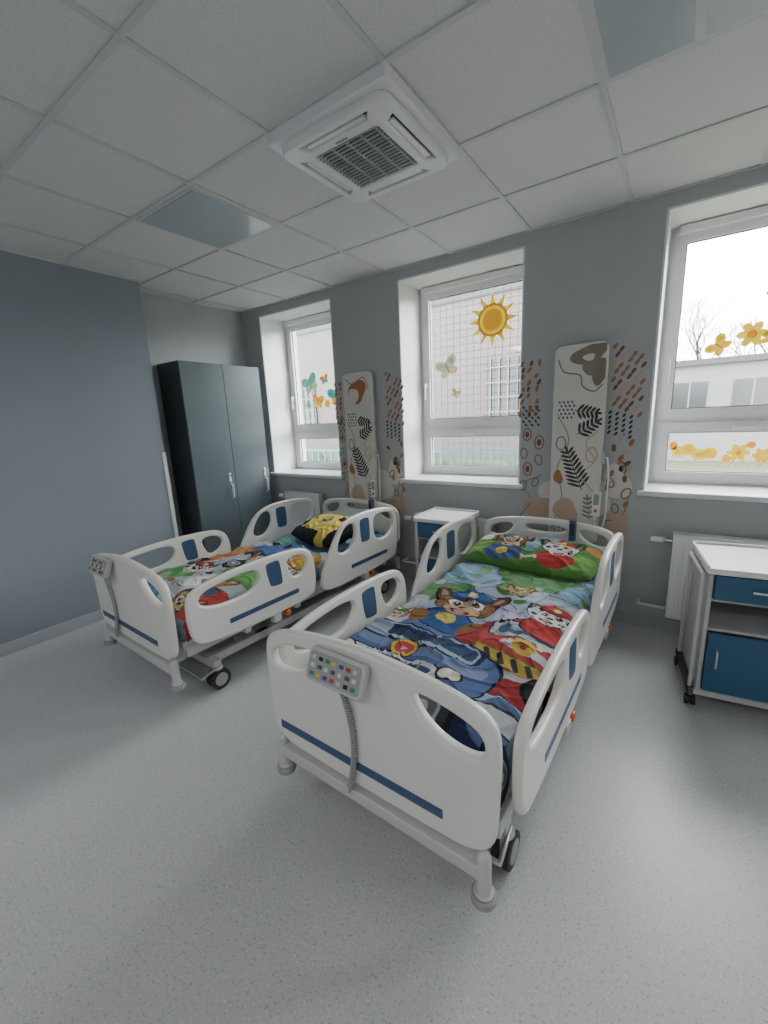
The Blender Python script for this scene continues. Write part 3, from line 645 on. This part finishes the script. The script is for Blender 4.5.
    b.panel(rrect(.108,.044,.012),[],.032,.002,tl@FR(-.0015),m_wheel)
    cols=[(.05,.30,.10),(.7,.6,.05),(.05,.1,.35),(.5,.05,.04),(.6,.6,.6),(.02,.02,.02)]
    for i in range(7):
        for j in range(3):
            x=-.087+i*.029;z=-.027+j*.026
            b.box((x-.008,-.021,z-.006),(x+.008,-.017,z+.006),cm(cols[(i+j*2)%6] if j!=1 else ((.1,.1,.12) if i%2 else (.7,.7,.7))),mtx=tl)
    b.box((-.02,.012,.03),(.02,.07,.045),m_grey,mtx=tl);b.box((-.02,.06,.0),(.02,.07,.045),m_grey,mtx=tl)
    b.make('hand_control',e,bevel=.0015)
    cu=bpy.data.curves.new('coiled_cable','CURVE');cu.dimensions='3D';cu.bevel_depth=.0032;sp=cu.splines.new('POLY')
    n=560;sp.points.add(n-1)
    for i in range(n):
        t=i/(n-1);z=.695-.42*t;a=t*2*math.pi*42;r=.0085*(1 if .04<t<.96 else .2)
        sp.points[i].co=(cx+.03*math.sin(t*3)+r*math.cos(a),-.045+.015*math.sin(t*3)+r*math.sin(a),z,1)
    cu.materials.append(m_wheel)
    o=bpy.data.objects.new('coiled_cable',cu);COL.objects.link(o);o.parent=e
    if kind==1:
        duvet('duvet',e,.08,1.60,.53,paint1,11)
        pillow('pillow',e,(0.0,1.79,.60),.82,.44,.15,pil1,tilt=RAD(8))
    else:
        duvet('duvet',e,.07,1.25,.53,paint2,21)
        duvet('sheet',e,1.2,2.0,.505,sheet2,31,drop=.03,loft=.01,wr=.5)
        pillow('pillow',e,(.12,1.52,.63),.56,.42,.17,pil2,rz=RAD(-12),tilt=RAD(12))
    return e
bed((-.775,.935,0),RAD(-1.5),1)
e=bed((-2.56,1.025,0),RAD(-2.3),2);e.scale=(1.035,1.0,1.0)
# ---------------------------------------------------------------- window stickers
OR=(.90,.30,.02);YL=(.95,.66,.03);TE=(.05,.45,.42);LG=(.35,.6,.3)
a=Art(GY,cmt);cx,cz=-1.36,2.29
for i in range(12):
    t=2*math.pi*i/12;r0,r1=.125,.22;dt=.19
    a.pl([(cx+r0*math.cos(t-dt),cz+r0*math.sin(t-dt)),(cx+r1*math.cos(t),cz+r1*math.sin(t)),(cx+r0*math.cos(t+dt),cz+r0*math.sin(t+dt))],YL if i%2 else (.95,.5,.05))
a.el(cx,cz,.13,.13,YL,n=32);a.ring(cx,cz,.13,.13,.018,OR,n=32);a.el(cx,cz,.085,.085,(.95,.5,.03),n=32);a.el(cx-.03,cz+.02,.012,.016,OR);a.el(cx+.03,cz+.02,.012,.016,OR);a.make('sun_sticker',sharp=180)
def butterfly(a,cx,cz,k,c1,c2,ang=0):
    ca,sa=math.cos(ang),math.sin(ang);P=lambda x,z:(cx+k*(x*ca-z*sa),cz+k*(x*sa+z*ca))
    for sg in (-1,1):
        a.el(*P(.5*sg,.35),.55*k,.42*k,c1,ang+.6*sg);a.el(*P(.38*sg,-.35),.42*k,.34*k,c2,ang-.5*sg);a.el(*P(.55*sg,.38),.25*k,.18*k,c2,ang+.6*sg)
    a.el(*P(0,0),.08*k,.5*k,(.5,.2,.03),ang)
def flower(a,cx,cz,k,c1,c2):
    for i in range(6): a.el(cx+k*.6*math.cos(i*1.047),cz+k*.6*math.sin(i*1.047),k*.42,k*.30,c1,i*1.047)
    a.el(cx,cz,k*.3,k*.3,c2)
a=Art(GY,cmt);butterfly(a,.17,1.89,.068,YL,(.95,.5,.03),.9);flower(a,.33,1.94,.078,YL,OR);butterfly(a,.42,1.90,.05,YL,(.95,.5,.03),-.4);flower(a,.43,2.17,.06,OR,YL);flower(a,.62,1.9,.07,OR,YL);flower(a,.60,2.3,.06,YL,OR)
a.make('flower_sticker',sharp=180)
a=Art(GY,cmt)
for i in range(4): a.el(.01+i*.06,1.20+.02*math.sin(i*2),.042,.042,YL if i%2 else (.90,.75,.1),n=20);a.el(.01+i*.06,1.20+.02*math.sin(i*2),.018,.018,(.95,.5,.05),n=12)
a.el(-.02,1.245,.025,.03,OR);flower(a,.34,1.20,.06,YL,OR);flower(a,.46,1.18,.05,(.95,.5,.05),YL);flower(a,.60,1.20,.06,YL,OR);a.el(.28,1.16,.025,.025,(.9,.45,.03));a.el(.40,1.25,.025,.022,OR)
for i in range(14): a.line([(-.02+i*.052,1.10),(.01+i*.052,1.145)],.006,(.8,.5,.1))
a.make('caterpillar_sticker',sharp=180)
a=Art(GY,cmt);butterfly(a,-3.50,1.95,.12,TE,LG,.4);butterfly(a,-3.40,1.75,.09,OR,YL,-.2);butterfly(a,-3.12,1.80,.12,TE,OR,.3);butterfly(a,-3.28,1.98,.06,OR,TE,.3);flower(a,-3.26,1.72,.05,YL,OR);flower(a,-3.55,1.72,.05,LG,TE)
a.make('butterfly_sticker',sharp=180)
a=Art(GY,cmt);butterfly(a,-1.78,1.95,.11,(.45,.6,.5),(.7,.6,.35),.4);butterfly(a,-1.70,1.72,.05,(.5,.6,.35),(.7,.6,.35),-.4);a.make('butterfly_sticker',sharp=180)
# ---------------------------------------------------------------- outside
m_bld=mat('render_beige',(.080,.073,.065),.9,scale=2,var=.08);m_bw=mat('building_white',(.15,.15,.15),.9,scale=1);m_dw=mat('dark_window',(.010,.012,.014),.2)
m_bg=mat('building_trim_grey',(.04,.042,.045),.8)
m_grs=mat('lawn',(.040,.050,.022),.95,var=.4,scale=4);m_hedge=mat('hedge',(.020,.038,.012),.9,var=.5,scale=9,bump=1,bscale=12);m_bark=mat('bark',(.016,.014,.012),.9);m_fence=mat('fence_teal',(.02,.075,.085),.6)
m_net=mat('net_cord',(.08,.08,.08),.7)
b=MB();b.box((-60,D+WT+.05,-1.1),(60,90,-1.0),m_grs);b.make('ground')
b=MB();b.box((-16,9,-1.0),(-2.0,14,8),m_bld)
for x in (-14.5,-12,-9.4,-7.0,-3.45):
    for z in (1.45,4.6):
        b.box((x,8.95,z),(x+.95,9.02,z+1.2),m_dw)
        for q in range(5): b.box((x+.08+q*.19,8.9,z),(x+.10+q*.19,8.92,z+1.2),m_bw)
        for q in range(4): b.box((x,8.9,z+.1+q*.3),(x+.95,8.92,z+.12+q*.3),m_bw)
        b.box((x-.06,8.9,z-.08),(x+1.01,9,z-.02),m_bw)
for z in (3.9,7.0): b.box((-16.02,8.96,z),(-1.98,9.0,z+.12),m_bg)
b.make('neighbour_building')
b=MB();b.box((-8,24,-1.0),(24,32,3.2),m_bw);b.box((-8.2,23.8,3.2),(24.2,32.2,3.45),m_bg)
for i in range(14):
    b.box((-7+i*2.2,23.93,1.2),(-5.7+i*2.2,24.02,2.5),m_dw);b.box((-6.38+i*2.2,23.9,1.2),(-6.32+i*2.2,23.95,2.5),m_bw)
b.make('school_building')
b=MB()
for i in range(34): b.sph((-11+i*.3,7.4+random.uniform(-.3,.3),random.uniform(-.5,.25)),.5,m_hedge,(1,1,1.5),seg=12)
b.make('hedge_row')
b=MB()
for i in range(56): b.box((-11+i*.17,6.2,-1),(-10.97+i*.17,6.23,1.0),m_fence)
for z in (.3,.6,.95): b.box((-11,6.19,z),(-1.5,6.24,z+.04),m_fence)
b.make('garden_fence')
rt=random.Random(3)
def br(cu,p,d,L,r,dep):
    sp=cu.splines.new('POLY');sp.points.add(3);q=p.copy();dd=d.copy()
    for i in range(4):
        sp.points[i].co=(*q,1);sp.points[i].radius=r*(1-.14*i)
        if i<3: dd=(dd+Vector((rt.uniform(-.15,.15),rt.uniform(-.15,.15),rt.uniform(-.02,.12)))).normalized();q=q+dd*L/3
        if dep<6 and i>=1:
            nd=(dd+Vector((rt.uniform(-.8,.8),rt.uniform(-.8,.8),rt.uniform(-.1,.5)))).normalized()
            br(cu,q.copy(),nd,L*rt.uniform(.62,.8),r*.6,dep+1)
for (x,y,s) in ((1.5,38,3.3),(5.0,40,3.1),(9,39,3.5)):
    cu=bpy.data.curves.new('leafless_tree','CURVE');cu.dimensions='3D';cu.bevel_depth=1;cu.bevel_resolution=0
    br(cu,Vector((x,y,-1)),Vector((0,0,1)),s,.16,0)
    cu.materials.append(m_bark);o=bpy.data.objects.new('leafless_tree',cu);COL.objects.link(o)
b=MB();x0,x1=wins[1]
n=17
for i in range(n): b.box((x0+(x1-x0)*i/(n-1)-.0018,D+WT-.02,1.0),(x0+(x1-x0)*i/(n-1)+.0018,D+WT-.018,z1),m_net)
for i in range(26): b.box((x0,D+WT-.02,1.0+i*.064),(x1,D+WT-.018,1.0036+i*.064),m_net)
b.make('window_safety_net')
# ---------------------------------------------------------------- world
w=bpy.data.worlds.new('overcast_sky');SC.world=w;w.use_nodes=True
bg=w.node_tree.nodes['Background'];bg.inputs[0].default_value=(.96,.98,1.0,1);bg.inputs[1].default_value=27.0
